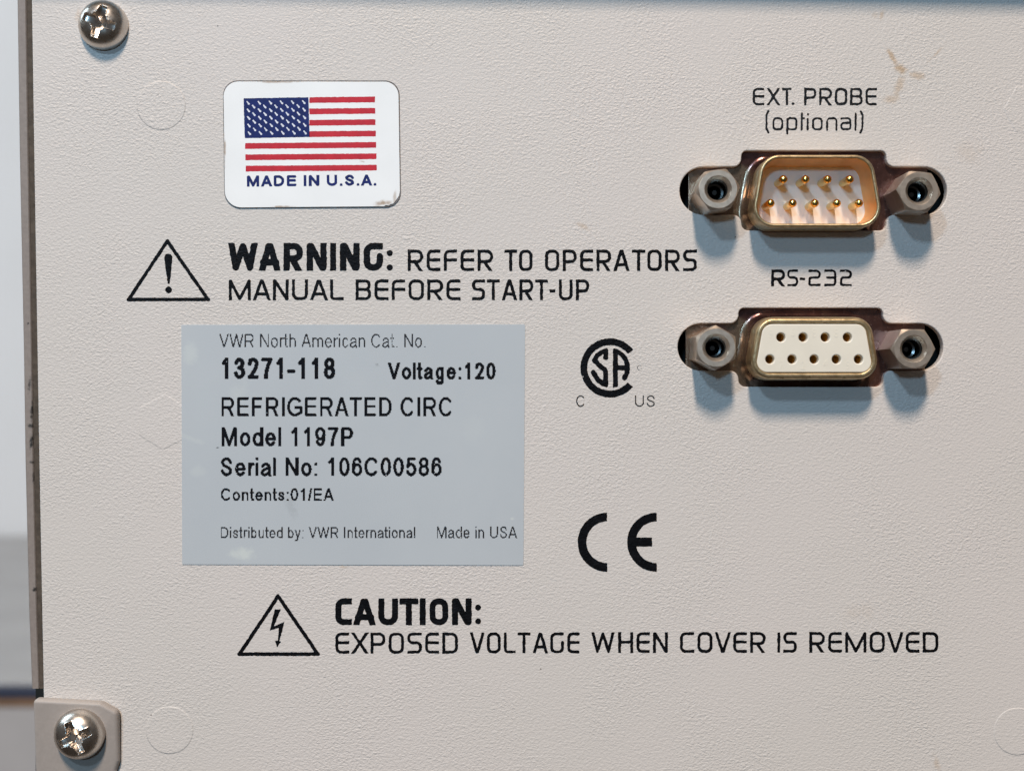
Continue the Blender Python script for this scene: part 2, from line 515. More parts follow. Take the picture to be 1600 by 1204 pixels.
# ------------------------------------------------------------------ materials
class NT:
    def __init__(self, name):
        self.m = bpy.data.materials.new(name)
        self.m.use_nodes = True
        self.t = self.m.node_tree
        self.b = self.t.nodes['Principled BSDF']
        self.tc = self.t.nodes.new('ShaderNodeTexCoord')
        self.co = self.tc.outputs['Object']

    def lk(self, a, b): self.t.links.new(a, b)

    def put(self, sock, v):
        if isinstance(v, (int, float, tuple)): sock.default_value = v
        else: self.lk(v, sock)

    def math(self, op, a, b=0.0, c=0.0, clamp=False):
        n = self.t.nodes.new('ShaderNodeMath'); n.operation = op; n.use_clamp = clamp
        for s, v in zip(n.inputs, (a, b, c)): self.put(s, v)
        return n.outputs[0]

    def dot(self, vec, off=0.0):
        n = self.t.nodes.new('ShaderNodeVectorMath'); n.operation = 'DOT_PRODUCT'
        self.lk(self.co, n.inputs[0]); n.inputs[1].default_value = vec
        return self.math('ADD', n.outputs['Value'], off)

    def noise(self, scale, detail=2.0, rough=0.5, dist=0.0, stretch=(1, 1, 1)):
        mp = self.t.nodes.new('ShaderNodeMapping'); mp.inputs['Scale'].default_value = stretch
        self.lk(self.co, mp.inputs[0])
        n = self.t.nodes.new('ShaderNodeTexNoise')
        self.lk(mp.outputs[0], n.inputs['Vector'])
        n.inputs['Scale'].default_value = scale; n.inputs['Detail'].default_value = detail
        n.inputs['Roughness'].default_value = rough; n.inputs['Distortion'].default_value = dist
        return n.outputs['Fac']

    def ramp(self, v, a, b, lo=0.0, hi=1.0, smooth=True):
        n = self.t.nodes.new('ShaderNodeMapRange')
        n.interpolation_type = 'SMOOTHSTEP' if smooth else 'LINEAR'
        self.put(n.inputs[0], v)
        for k, q in zip(('From Min', 'From Max', 'To Min', 'To Max'), (a, b, lo, hi)): n.inputs[k].default_value = q
        return n.outputs[0]

    def mix(self, f, a, b):
        n = self.t.nodes.new('ShaderNodeMix'); n.data_type = 'RGBA'
        self.put(n.inputs[0], f)
        for s, v in ((n.inputs[6], a), (n.inputs[7], b)):
            self.put(s, (*v, 1) if isinstance(v, tuple) and len(v) == 3 else v)
        return n.outputs[2]

    def bump(self, h, dist=0.001, strength=1.0):
        n = self.t.nodes.new('ShaderNodeBump')
        n.inputs['Distance'].default_value = dist; n.inputs['Strength'].default_value = strength
        self.lk(h, n.inputs['Height'])
        self.lk(n.outputs[0], self.b.inputs['Normal'])

    def ell(self, px, py, rx, ry, rot=0.0):
        """distance (1 = rim) from an ellipse given in photograph pixels on the panel; rot in degrees, clockwise"""
        cx, cz = (px - 800) / S * MM, (602 - py) / S * MM
        a = math.radians(rot)
        ux, uz = math.cos(a), -math.sin(a)
        vx, vz = math.sin(a), math.cos(a)
        kx, ky = S / MM / rx, S / MM / ry
        u = self.dot((ux * kx, 0, uz * kx), -(ux * cx + uz * cz) * kx)
        v = self.dot((vx * ky, 0, vz * ky), -(vx * cx + vz * cz) * ky)
        return self.math('POWER', self.math('ADD', self.math('MULTIPLY', u, u), self.math('MULTIPLY', v, v)), 0.5)

    def hexd(self, px, py, r, rot):
        cx, cz = (px - 800) / S * MM, (602 - py) / S * MM
        out = None
        for k in range(3):
            a = math.radians(rot + 60 * k)
            kk = S / MM / r
            d = self.math('ABSOLUTE', self.dot((math.cos(a) * kk, 0, math.sin(a) * kk), -(math.cos(a) * cx + math.sin(a) * cz) * kk))
            out = d if out is None else self.math('MAXIMUM', out, d)
        return out

    def setp(self, **k):
        names = dict(col='Base Color', rough='Roughness', metal='Metallic', spec='Specular IOR Level', sss='Subsurface Weight')
        for a, v in k.items():
            s = self.b.inputs[names[a]]
            self.put(s, (*v, 1) if isinstance(v, tuple) and len(v) == 3 else v)
        return self.m


def wrinkle(n):
    """height in mm of the orange-peel powder coat"""
    a = n.noise(2100, 2.0, 0.5, 0.5, (0.75, 1, 1.1))
    b = n.noise(3200, 1.0, 0.5, 0.3, (0.75, 1, 1.1))
    ridged = n.math('ABSOLUTE', n.math('SUBTRACT', a, 0.5))
    h = n.math('MULTIPLY', n.math('POWER', ridged, 0.85), 0.105)
    h = n.math('ADD', h, n.math('MULTIPLY', b, 0.075))
    amp = n.ramp(n.noise(70, 2), 0.3, 0.7, 0.55, 1.2)
    return n.math('MULTIPLY', h, amp)


def stain_max(n, spots, nz, k=1.0):
    acc = None
    for px, py, rx, ry, rot, s in spots:
        d = n.math('ADD', n.ell(px, py, rx, ry, rot), n.math('MULTIPLY', n.math('SUBTRACT', nz, 0.5), 2.6))
        f = n.ramp(d, 1.2, 0.1, 0, s * k)
        acc = f if acc is None else n.math('MAXIMUM', acc, f)
    return acc


def mat_panel():
    n = NT('textured beige powder coat')
    h = wrinkle(n)
    for d in (n.ell(252, 165, 38, 38), n.ell(265, 1140, 37, 37), n.ell(1590, 1142, 37, 37)):
        h = n.math('ADD', h, n.ramp(d, 0.96, 1.02, 0.060, 0.0))
    for d in (n.hexd(1609, 171, 36, 0 + 30), n.hexd(256, 659, 38, 58)):
        h = n.math('ADD', h, n.ramp(d, 0.955, 1.02, 0.036, 0.0))
    n.bump(h)
    nz = n.noise(620, 4, 0.6, 0.5)
    big = n.ramp(n.noise(28, 3), 0.3, 0.7)
    col = n.mix(big, (0.620, 0.584, 0.548), (0.636, 0.593, 0.562))
    st = stain_max(n, [
        (1393, 88, 22, 4.5, 60, .85), (1407, 108, 12, 8, 20, 1.0), (1432, 118, 16, 6, 10, .6), (1405, 135, 9, 24, 25, .55),
        (1392, 155, 14, 7, -20, .5), (1462, 85, 18, 2.5, -45, .5), (1378, 22, 4, 13, 15, .6), (1368, 24, 6, 6, 0, .25),
        (910, 354, 13, 5, 25, .45), (1515, 240, 24, 26, 0, .15), (1464, 1192, 5, 16, -20, .4), (1340, 955, 26, 16, 0, .13),
        (535, 885, 7, 3, 0, .6), (586, 320, 14, 4, 8, .8), (122, 22, 5, 14, 10, .35), (1430, 262, 60, 6, 4, .15), (1125, 258, 50, 5, 0, .2)], nz, 0.75)
    col = n.mix(st, col, (0.44, 0.29, 0.15))
    # dust specks
    v = n.t.nodes.new('ShaderNodeTexVoronoi'); v.inputs['Scale'].default_value = 240
    n.lk(n.co, v.inputs['Vector'])
    sep = n.t.nodes.new('ShaderNodeSeparateColor'); n.lk(v.outputs['Color'], sep.inputs[0])
    sp = n.math('MULTIPLY', n.ramp(v.outputs['Distance'], 0.034, 0.015), n.math('GREATER_THAN', sep.outputs[0], 0.80))
    col = n.mix(n.math('MULTIPLY', sp, 0.75), col, (0.10, 0.08, 0.07))
    return n.setp(col=col, rough=0.48, spec=0.42)


def mat_ink(name, col, rough=0.42):
    n = NT(name)
    n.bump(n.math('MULTIPLY', wrinkle(n), 0.8))
    return n.setp(col=n.mix(n.ramp(n.noise(900, 3), 0.45, 0.8), col, tuple(c * 2.2 for c in col)), rough=rough, spec=0.07)


def simple(name, col, rough=0.5, metal=0.0, spec=0.5, var=0.12, vs=400, bump=0.0, bs=900):
    n = NT(name)
    f = n.noise(vs, 4, 0.6)
    c = n.mix(n.ramp(f, 0.25, 0.75), tuple(x * (1 - var) for x in col), tuple(min(1, x * (1 + var)) for x in col))
    if bump: n.bump(n.math('MULTIPLY', n.noise(bs, 3), bump))
    return n.setp(col=c, rough=rough, metal=metal, spec=spec)


def mat_flag_white():
    n = NT('white vinyl')
    nz = n.noise(700, 4, 0.6)
    st = stain_max(n, [(600, 318, 14, 5, -12, 1.0), (617, 308, 3, 16, 6, .6), (440, 323, 22, 1.6, 0, .9), (352, 238, 1.6, 26, 0, .8),
                       (438, 129, 40, 1.8, 0, .7), (523, 324, 40, 1.2, 0, .5), (566, 253, 6, 1.6, 10, .6)], nz)
    col = n.mix(n.ramp(n.noise(150, 3), .3, .7), (0.84, 0.84, 0.83), (0.88, 0.88, 0.87))
    col = n.mix(st, col, (0.40, 0.28, 0.18))
    n.bump(n.math('MULTIPLY', n.noise(160, 2), 0.02))
    return n.setp(col=col, rough=0.38, spec=0.4)


def mat_silver():
    n = NT('silver grey label film')
    nz = n.noise(500, 4, 0.65)
    pale = stain_max(n, [(380, 866, 22, 12, 10, .8), (297, 555, 14, 22, 10, .40), (800, 810, 6, 4, 0, .7), (370, 615, 14, 30, 30, .25), (310, 735, 14, 10, 0, .25),
                         (300, 685, 26, 5, 20, .25), (740, 670, 26, 22, 0, .12)], nz)
    col = n.mix(n.ramp(n.noise(60, 4, 0.6), .3, .7), (0.458, 0.495, 0.526), (0.480, 0.517, 0.546))
    col = n.mix(pale, col, (0.60, 0.64, 0.62))
    dirt = stain_max(n, [(455, 790, 24, 9, 70, .14), (340, 699, 3, 1.5, 0, .9), (590, 569, 3, 3, 0, .5)], n.noise(2600, 3, 0.7))
    col = n.mix(dirt, col, (0.12, 0.12, 0.12))
    n.bump(n.math('MULTIPLY', n.noise(420, 2), 0.006))
    return n.setp(col=col, rough=n.ramp(nz, .3, .7, .46, .56), spec=0.4)


def mat_chromate(name, dark, mid, bright, r0, r1, sc_=260, th=(0.38, 0.72), bmp=0.012, metal=1.0, olive=None):
    n = NT(name)
    f = n.noise(sc_, 4, 0.6, 0.8)
    c = n.mix(n.ramp(f, th[0], th[1]), dark, mid)
    if olive: c = n.mix(n.ramp(n.noise(95, 2, 0.5, 1.0), 0.48, 0.66, 0, .8), c, olive)
    g = n.noise(1500, 3, 0.7)
    c = n.mix(n.ramp(g, 0.56, 0.75), c, bright)
    n.bump(n.math('MULTIPLY', n.noise(1700, 3, .65), bmp))
    return n.setp(col=c, rough=n.ramp(g, .3, .7, r0, r1), metal=metal)


def mat_taupe(name, ca, cb):
    n = NT(name)
    nz = n.noise(1600, 4, 0.7)
    chips = stain_max(n, [(47, 690, 4, 14, 5, 1.0), (48, 640, 3, 20, 5, .9), (51, 745, 3, 12, 0, .9), (44, 600, 3, 14, 8, .8), (52, 921, 4, 4, 0, 1.0), (42, 505, 2.4, 2.4, 0, 1.0), (46, 665, 6, 4, 0, .9), (48, 722, 5, 3, 0, .8)],
                      n.noise(3000, 4, .75))
    c = n.mix(n.ramp(nz, .3, .7), ca, cb)
    c = n.mix(chips, c, (0.02, 0.018, 0.016))
    n.bump(n.math('MULTIPLY', n.noise(600, 3), 0.03))
    return n.setp(col=c, rough=0.5, spec=0.4)


M_panel = mat_panel()
M_ink = mat_ink('black screen print', (0.004, 0.004, 0.005))
M_ink2 = mat_ink('worn black screen print', (0.013, 0.014, 0.016))
M_print = simple('black label print', (0.004, 0.004, 0.006), 0.5, var=.3, spec=.08)
M_printthin = simple('grey black label print', (0.022, 0.022, 0.026), 0.45, var=.3, spec=.12)
M_white = mat_flag_white()
M_red = simple('red flag ink', (0.52, 0.014, 0.026), 0.42, spec=.2, var=.12, vs=900)
M_blue = simple('navy flag ink', (0.008, 0.014, 0.115), 0.42, spec=.15, var=.2, vs=900)
M_star = simple('white star ink', (0.72, 0.73, 0.80), 0.4)
M_silver = mat_silver()
M_glue = simple('grimy adhesive', (0.11, 0.10, 0.10), 0.6, var=.8, vs=250)
M_dark = simple('interior shade black', (0.012, 0.014, 0.014), 0.6, spec=.2)
M_flange = mat_chromate('purple brown chromate', (0.115, 0.058, 0.054), (0.30, 0.150, 0.115), (0.22, 0.13, 0.10), 0.18, 0.28, 130, bmp=.006, metal=.85, olive=(0.30, 0.235, 0.165))
M_shell = mat_chromate('tarnished brass plating', (0.46, 0.34, 0.19), (0.64, 0.49, 0.29), (0.26, 0.17, 0.09), 0.30, 0.50, 500, bmp=0.03, metal=0.85)
M_nickel = mat_chromate('dull nickel', (0.62, 0.51, 0.41), (0.72, 0.60, 0.49), (0.66, 0.55, 0.44), 0.32, 0.40, 300, bmp=0.004, metal=.85)
M_steel = mat_chromate('screw steel', (0.60, 0.55, 0.50), (0.68, 0.62, 0.56), (0.56, 0.49, 0.42), 0.25, 0.34, 300, bmp=0.003)
M_core = simple('dark threaded steel', (0.10, 0.10, 0.10), 0.22, metal=1.0)
M_gilt = simple('gilt inner plating', (0.92, 0.52, 0.20), 0.45, metal=0.8, var=.08)
M_gold = simple('gold plating', (0.83, 0.56, 0.17), 0.22, metal=1.0, var=.05)
M_insm = simple('white nylon', (0.80, 0.78, 0.75), 0.38, var=.02)
M_insf = simple('cream nylon', (0.80, 0.75, 0.64), 0.34, var=.03, vs=300)
M_taupe = mat_taupe('smooth taupe paint', (0.345, 0.306, 0.278), (0.375, 0.333, 0.304))
M_edge = mat_taupe('chipped brown grey edge', (0.235, 0.200, 0.180), (0.275, 0.236, 0.212))
M_gapshade = simple('brown gap shade', (0.080, 0.064, 0.050), 0.7, spec=.25, var=.25, vs=900, bump=.08, bs=1200)  # brown carries the shade between cover and panel
M_wall = simple('pale painted wall', (0.56, 0.59, 0.63), 0.8, var=.03, vs=4)
M_top = simple('grey bench laminate', (0.29, 0.30, 0.315), 0.6, var=.08, vs=20)
M_ply = simple('bench edge wood', (0.22, 0.14, 0.09), 0.6, var=.2, vs=40)
M_front = simple('grey bench front', (0.385, 0.385, 0.40), 0.6, var=.05, vs=20)
M_navy = simple('dark blue edge band', (0.035, 0.045, 0.08), 0.5, var=.1, vs=30)

# ------------------------------------------------------------------ far background: wall and bench
def box(name, x0, x1, y0, y1, z0, z1, m, parent=None):
    v = [(x, y, z) for x in (x0, x1) for y in (y0, y1) for z in (z0, z1)]
    f = [(0, 1, 3, 2), (4, 6, 7, 5), (0, 4, 5, 1), (2, 3, 7, 6), (0, 2, 6, 4), (1, 5, 7, 3)]
    return obj(name, v, f, m, parent)


tag(box('wall', -2.2, 1.8, 0.86, 0.92, -1.0, 1.6, M_wall), kind='structure')
bench = empty('bench', (-0.4, 0.60, -0.9))
tag(bench, 'blurred grey bench with dark front edge far behind the panel', 'bench')
bt = box('bench_top', -1.1, 1.1, -0.252, 0.255, 0.765, 0.7837, M_top, bench)
box('edge_band', -1.1, 1.1, -0.256, -0.2525, 0.7795, 0.7832, M_navy, bench)
box('wood_edge', -1.1, 1.1, -0.255, -0.2525, 0.7755, 0.7790, M_ply, bench)
box('front_board', -1.1, 1.1, -0.2546, -0.235, 0.0, 0.7753, M_front, bench)

# ------------------------------------------------------------------ rear panel
def cutout(rx0, ry0, rx1, ry1, sx0, sy0, sx1, sy1):
    R = (sy1 - sy0) / 2 - 0.2
    pts = [(sx0, sy0), (rx0, sy0), (rx0, ry0), (rx1, ry0), (rx1, sy0), (sx1, sy0), (sx1, sy1), (rx1, sy1), (rx1, ry1), (rx0, ry1), (rx0, sy1), (sx0, sy1)]
    rad = [R, 13, 9, 9, 13, R, R, 13, 11, 11, 13, R]
    # fillets of the slot ends use the whole half height
    N = len(pts)
    out = []
    for i in range(N):
        out.append((pts[i], rad[i]))
    return pxmm(rounded_free([p for p, _ in out], [r for _, r in out], 10))


def rounded_free(pts, radii, n):
    """like rounded(), without the half-edge limit on the fillet"""
    out = []
    N = len(pts)
    for i in range(N):
        p = np.array(pts[i], float); r = radii[i]
        a = np.array(pts[i - 1], float) - p; b = np.array(pts[(i + 1) % N], float) - p
        a /= np.linalg.norm(a); b /= np.linalg.norm(b)
        ang = math.acos(max(-1, min(1, float(a @ b))))
        t = r / math.tan(ang / 2)
        c = p + (a + b) / np.linalg.norm(a + b) * (r / math.sin(ang / 2))
        s, e = p + a * t, p + b * t
        a0 = math.atan2(*(s - c)[::-1]); a1 = math.atan2(*(e - c)[::-1])
        d = (a1 - a0 + math.pi) % (2 * math.pi) - math.pi
        for k in range(n + 1):
            th = a0 + d * k / n
            out.append((c[0] + r * math.cos(th), c[1] + r * math.sin(th)))
    return out


outer = pxmm([(47, -160), (1900, -160), (1900, 1560), (75.5, 1560), (68, 1085), (61, 720), (53, 240)])
holes = [cutout(1158.5, 235.5, 1385, 360, 1062, 260.5, 1480, 335.5), cutout(1154, 481, 1380, 604, 1059, 505, 1474, 579)]
panel = finish('rear_panel', plate([outer] + holes, 1.4, 0.16, 0.0), M_panel, sharp=35)
tag(panel, 'beige textured rear panel of a lab instrument printed with black warnings', 'instrument panel')
box('interior_shade_block', -0.0637, 0.085, 0.0075, 0.19, -0.075, 0.058, M_dark, panel)  # black block paints in the shade behind the cutouts and side gap
# folded lip along the panel's top, just above the picture
lv = []
for (x, z) in ((-0.062, 0.0559), (0.092, 0.05385)):
    lv += [(x, 0.0, z), (x, -0.0052, z), (x, -0.0052, z + 0.0014), (x, 0.0, z + 0.0014)]
obj('top_lip', lv, [(0, 1, 5, 4), (1, 2, 6, 5), (2, 3, 7, 6), (3, 0, 4, 7), (0, 3, 2, 1), (4, 5, 6, 7)], M_panel, panel)

IH = 0.012
# warning line
def tri_sdf(ax, ay, lx, rx, by, t, tb):
    return strokes_sdf([[(ax, ay + t), (lx + t * .9, by - tb / 2)], [(ax, ay + t), (rx - t * .9, by - tb / 2)], [(lx + t * .8, by - tb / 2), (rx - t * .8, by - tb / 2)]], t)


k = Ink(IH, chips=0.035)
k.add(tri_sdf(261.5, 371, 196, 330, 471, 5.6, 6.4), 194, 368, 332, 473)
k.add(poly_sdf([(256.5, 401), (258.5, 397), (263, 396), (267.5, 397.5), (269.5, 401), (269, 410), (265.2, 443), (262, 443), (257.6, 412)]), 255, 394, 271, 445)
dot(k, 263.5, 453, 5.3)
k.build('warning_symbol', M_ink, panel)
k = Ink(IH, chips=0.035)
for c, a, b in zip('WARNING', (355.5, 403, 443, 479, 515.8, 531, 568), (403.5, 439.5, 473.5, 510.5, 525.2, 562, 598.5)):
    letter(k, c, a, 379.5, b - a, 43.5, 10.2 if c != 'I' else 9.4)
dot(k, 609, 395.5, 4.9); dot(k, 609, 417.8, 4.9)
k.build('warning_lettering', M_ink, panel)
k = Ink(IH, chips=0.03)
word(k, 'REFER', 637, 770.5, 390, 423.5, 5.0)
word(k, 'TO', 788, 832, 390, 423.5, 5.0)
word(k, 'OPERATORS', 851.5, 1089, 390, 423.5, 5.0)
k.build('warning_lettering', M_ink, panel)
k = Ink(IH, chips=0.03)
word(k, 'MANUAL', 357.5, 537, 436.5, 469, 4.9)
word(k, 'BEFORE', 555.6, 719.5, 436.5, 469, 4.9)
word(k, 'START-UP', 737.5, 920.5, 436.5, 469, 4.9)
k.build('warning_lettering', M_ink, panel)

# caution line
k = Ink(IH, chips=0.03)
k.add(tri_sdf(434.5, 925, 369, 502, 1024.5, 5.8, 6.6), 366, 922, 505, 1027)
bolt = [(429.2, 951.5), (438.8, 951.3), (428.2, 977.5), (444, 971.2), (443, 978), (436.6, 1000.6), (439, 1002.2), (432.6, 1011), (430, 1001), (434.2, 999.8), (435.6, 980), (421.5, 984.6)]
k.add(poly_sdf(bolt), 419, 949, 447, 1013)
k.build('caution_symbol', M_ink, panel)
k = Ink(IH, chips=0.03)
for c, a, b in zip('CAUTION', (524, 550.8, 591, 624, 655.7, 671, 706), (550, 588, 622, 653.8, 665.2, 700.7, 737)):
    letter(k, c, a, 934, b - a, 42, 9.6)
dot(k, 747, 948.5, 4.7); dot(k, 747, 970, 4.7)
k.build('caution_lettering', M_ink, panel)
k = Ink(IH, chips=0.010)
word(k, 'EXPOSED', 524, 715.5, 987.5, 1020.5, 4.7)
word(k, 'VOLTAGE', 733.5, 905.7, 987.3, 1020, 4.7)
word(k, 'WHEN', 923.3, 1043.6, 987, 1019.4, 4.7)
word(k, 'COVER', 1062.4, 1196.3, 986.8, 1019.2, 4.7)
word(k, 'IS', 1214.5, 1245, 986.8, 1019, 4.7)
word(k, 'REMOVED', 1264.5, 1466.3, 986.6, 1018.8, 4.7)
k.build('caution_lettering', M_ink, panel)

# port names
k = Ink(IH, rag=0.30, chips=0.03)
for c, a, b in zip('EXT', (1176, 1197.5, 1222), (1194, 1219.5, 1237)):
    letter(k, c, a, 137.5, b - a, 27.3, 3.9)
dot(k, 1239.2, 162.2, 2.3)
word(k, 'PROBE', 1256.5, 1370, 137.5, 164.8, 3.9)
k.build('port_lettering', M_ink2, panel)
k = Ink(IH, rag=0.28, chips=0.03)
low = []
o_ = lambda x0, x1: (lambda p: p + p[:1])(rounded([(x0, 185), (x1, 185), (x1, 202.2), (x0, 202.2)], 4.5, 6, True))
low += [rounded([(1200.5, 174), (1197.6, 180), (1197.6, 201), (1200.5, 207)], 6, 6, False)]
low += [o_(1208.5, 1222.2), o_(1230.5, 1244.5), [(1230.5, 186), (1230, 208.5)]]
low += [[(1253, 177), (1252.6, 202.5)], [(1252.6, 185), (1256.5, 185)], [(1262, 186), (1261.8, 202.5)], [(1262.5, 178.6), (1262.6, 179.4)]]
low += [o_(1270.5, 1284)]
low += [rounded([(1292.3, 203), (1292.6, 185.5), (1306.8, 184.2), (1306.8, 203)], 5, 6, False)]
low += [rounded([(1314.5, 185.2), (1328.5, 184.6), (1329, 202), (1314.5, 202), (1314.5, 192.2), (1328.5, 192.2)], 4, 6, False)]
low += [[(1337, 177.4), (1336.6, 203)], rounded([(1345, 174), (1347.8, 180), (1347.4, 201), (1344.4, 207)], 6, 6, False)]
k.add(strokes_sdf(low, 3.3), 1190, 170, 1354, 212)
k.build('port_lettering', M_ink2, panel)
k = Ink(IH, rag=0.30, chips=0.03)
letter(k, 'R', 1205, 420.8, 22, 26.6, 4.6)
letter(k, 'S', 1230, 421, 17, 26.2, 3.6)
letter(k, '-', 1249.5, 421, 9, 26, 4)
letter(k, '2', 1263, 421, 19.5, 26, 3.7)
letter(k, '3', 1288, 421, 19, 26, 3.7)
letter(k, '2', 1312.5, 421, 18.5, 26, 3.7)
k.build('port_lettering', M_ink, panel)

# certification marks
def arc(cx, cy, r, a0, a1, n=40):
    return [(cx + r * math.cos(math.radians(a0 + (a1 - a0) * i / n)), cy - r * math.sin(math.radians(a0 + (a1 - a0) * i / n))) for i in range(n + 1)]


k = Ink(IH, rag=0.28, chips=0.03)
cx, cy = 953.2, 574.5


def ring(X, Y):
    d = np.hypot(X - cx, Y - cy)
    a = np.arctan2(cy - Y, X - cx)
    w = np.maximum(d - 46.2, 35.4 - d)
    gap = np.where((a > math.radians(-40)) & (a < math.radians(38)), np.minimum(np.abs(a - math.radians(38)), np.abs(a + math.radians(40))) * d, -1)
    return np.maximum(w, gap)


k.add(ring, cx - 47, cy - 47, cx + 47, cy + 47)
q = lambda x, y: (870 + x / 7.526, 500 + y / 7.526)
sl = [[q(575, 440), q(575, 358)] + [q(x, y) for x, y in ((540, 372), (480, 410), (440, 458), (446, 478), (500, 530), (560, 580), (575, 610), (575, 762), (540, 745), (480, 700), (428, 612))]]
al = [[q(690, 335), q(690, 785)], [q(690, 362)] + [q(x, y) for x, y in ((725, 372), (775, 410), (815, 470), (831, 540), (832, 580), (818, 640), (796, 678))], [q(700, 560), q(828, 560)]]
st = strokes_sdf(sl + al, 8.0)
k.add(lambda X, Y: np.maximum(np.maximum(st(X, Y), np.hypot(X - cx, Y - cy) - 31.2), -(np.abs(X - q(632, 0)[0]) - 3.6)), cx - 33, cy - 33, cx + 33, cy + 33)
k.build('certification_mark', M_ink, panel)
k = Ink(IH, rag=0.22)
sans(k, 'C', 900.2, 914.3, 617.5, 635.2, 1.9, 0.6)
sans(k, 'U', 992.2, 1006.3, 617.5, 634.8, 1.9, 0.6)
sans(k, 'S', 1010.4, 1023.4, 617.5, 635.2, 1.9, 0.6)
k.add(lambda X, Y: np.maximum(np.abs(np.hypot(X - 999.5, Y - 574.3) - 3.6) - 0.5, 0.55 - np.abs(X - Y - 425)), 994, 569, 1005, 580)
k.build('certification_lettering', M_ink2, panel)
k = Ink(IH, rag=0.22, chips=0.008)


def half_ring(c0x, xr, bar):
    def f(X, Y):
        d = np.hypot(X - c0x, Y - 846.6)
        g = np.maximum(np.maximum(d - 46.3, 32.6 - d), X - xr)
        if bar: g = np.minimum(g, np.maximum(np.maximum(c0x - 42 - X, X - 1018.8), np.abs(Y - 846.3) - 7.1))
        return g
    return f


k.add(half_ring(949, 948.8, False), 902, 799, 950, 894)
k.add(half_ring(1026.2, 1026.2, True), 978, 799, 1028, 894)
k.build('conformity_mark', M_ink, panel)

# ------------------------------------------------------------------ flag sticker
FH = 0.20
fpts = rounded([(349, 127.5), (622.5, 127.8), (625.3, 323), (351.5, 324.5)], [23, 22, 24, 26], 10)
# the nibbled lower right corner
fp2 = []
for x, y in fpts:
    if x > 596 and y > 300:
        x -= abs(random.gauss(0, 1.3)); y -= abs(random.gauss(0, 1.2))
    fp2.append((x, y))
flag = finish('flag_sticker', plate([pxmm(fp2, FH)], 0.19, 0.035, FH), M_white, sharp=50)
cen = (487.0, 226.0)
rim = [(cen[0] + (x - cen[0]) * 1.0 + (1.3 if x > cen[0] else -0.8), cen[1] + (y - cen[1]) + (1.0 if y > cen[1] else -1.6)) for x, y in fpts]
finish('adhesive_edge', plate([pxmm(rim, .1)], 0.1, 0.02, .13, 1), M_glue, flag, sharp=50)
tag(flag, 'white rounded sticker with American flag and words MADE IN U.S.A.', 'sticker')
fz = lambda x, y: (330 + x / 5, 110 + y / 5)
k = Ink(FH + .006, rag=0.16)
k.add(poly_sdf([fz(253, 219), fz(760, 211), fz(769, 521), fz(262, 531)]), 379, 151, 485, 217)
canton = k.build('canton', M_blue, flag)
k = Ink(FH + .012, rag=0.12, step=0.5)
for i in range(9):
    n = 6 if i % 2 == 0 else 5
    for j in range(n):
        x = 288 + (0 if n == 6 else 42) + j * 87 + i * 1.2
        y = 255 + i * 29.6 - j * 1.2
        a, b = fz(x - 8, y - 10), fz(x + 5, y + 6)
        f1, f2 = strokes_sdf([[a, b]], 2.1), strokes_sdf([[b, (b[0] + .2, b[1] + .2)]], 3.1)
        k.add(lambda X, Y, f1=f1, f2=f2: np.minimum(f1(X, Y), f2(X, Y)), a[0] - 2, a[1] - 2, b[0] + 3, b[1] + 3)
k.build('stars', M_star, canton)
k = Ink(FH + .006, rag=0.16)
for i in range(7):
    yl, yr = 214 + i * 88.4, 205 + i * 88.8
    xl = 766 if i < 4 else 264 + (i - 4) * 3
    xr = 1279 + i * 2.4
    yll = yr + (yl - yr) * (xr - xl) / 1020
    k.add(poly_sdf([fz(xl, yll + 1), fz(xr, yr), fz(xr, yr + 45), fz(xl, yll + 46)]), fz(xl, 0)[0], fz(0, yr)[1], fz(xr, 0)[0], fz(0, yl + 48)[1])
k.build('red_stripes', M_red, flag)
k = Ink(FH + .006)
sans(k, 'MADE IN U.S.A.', 385.8, 588, 274.4, 291.6, 4.3, 0.6, rot=math.radians(-0.5))
k.build('lettering', M_blue, flag)

# ------------------------------------------------------------------ rating label
LH = 0.09
lab = finish('rating_label', plate([pxmm(rounded([(283.2, 507.2), (820.6, 506.6), (818, 882.8), (284.6, 881.4)], 2.0, 4), LH)], 0.08, 0.015, LH, 1), M_silver, sharp=50)
tag(lab, 'silver grey rating label with catalogue, voltage and serial number lines', 'label')
T = LH + .006
for txt, x0, x1, yt, yb, off, m, ms in (
        ('VWR North American Cat. No.', 342.5, 665.5, 521.5, 542.7, 2.1, M_printthin, .10),
        ('13271-118', 345, 523.8, 558.5, 591.8, 6.2, M_print, .02),
        ('Voltage:120', 605.5, 774.5, 566.2, 592.6, 4.9, M_print, .02),
        ('REFRIGERATED CIRC', 345.8, 707.5, 620.2, 650.2, 4.4, M_print, .02),
        ('Model 1197P', 345.8, 551.8, 667, 696.6, 5.0, M_print, .03),
        ('Serial No: 106C00586', 344.6, 690.2, 714.2, 743.4, 4.8, M_print, .05),
        ('Contents:01/EA', 345, 521.5, 762.3, 781.8, 3.2, M_print, .09),
        ('Distributed by: VWR International', 344.8, 648.8, 822.8, 840.3, 2.1, M_printthin, .08),
        ('Made in USA', 682.5, 808, 822, 840.2, 2.1, M_printthin, .08)):
    k = Ink(T)
    sans(k, txt, x0, x1, yt, yb, off, 1.15, miss=ms)
    k.build('text_line', m, lab)

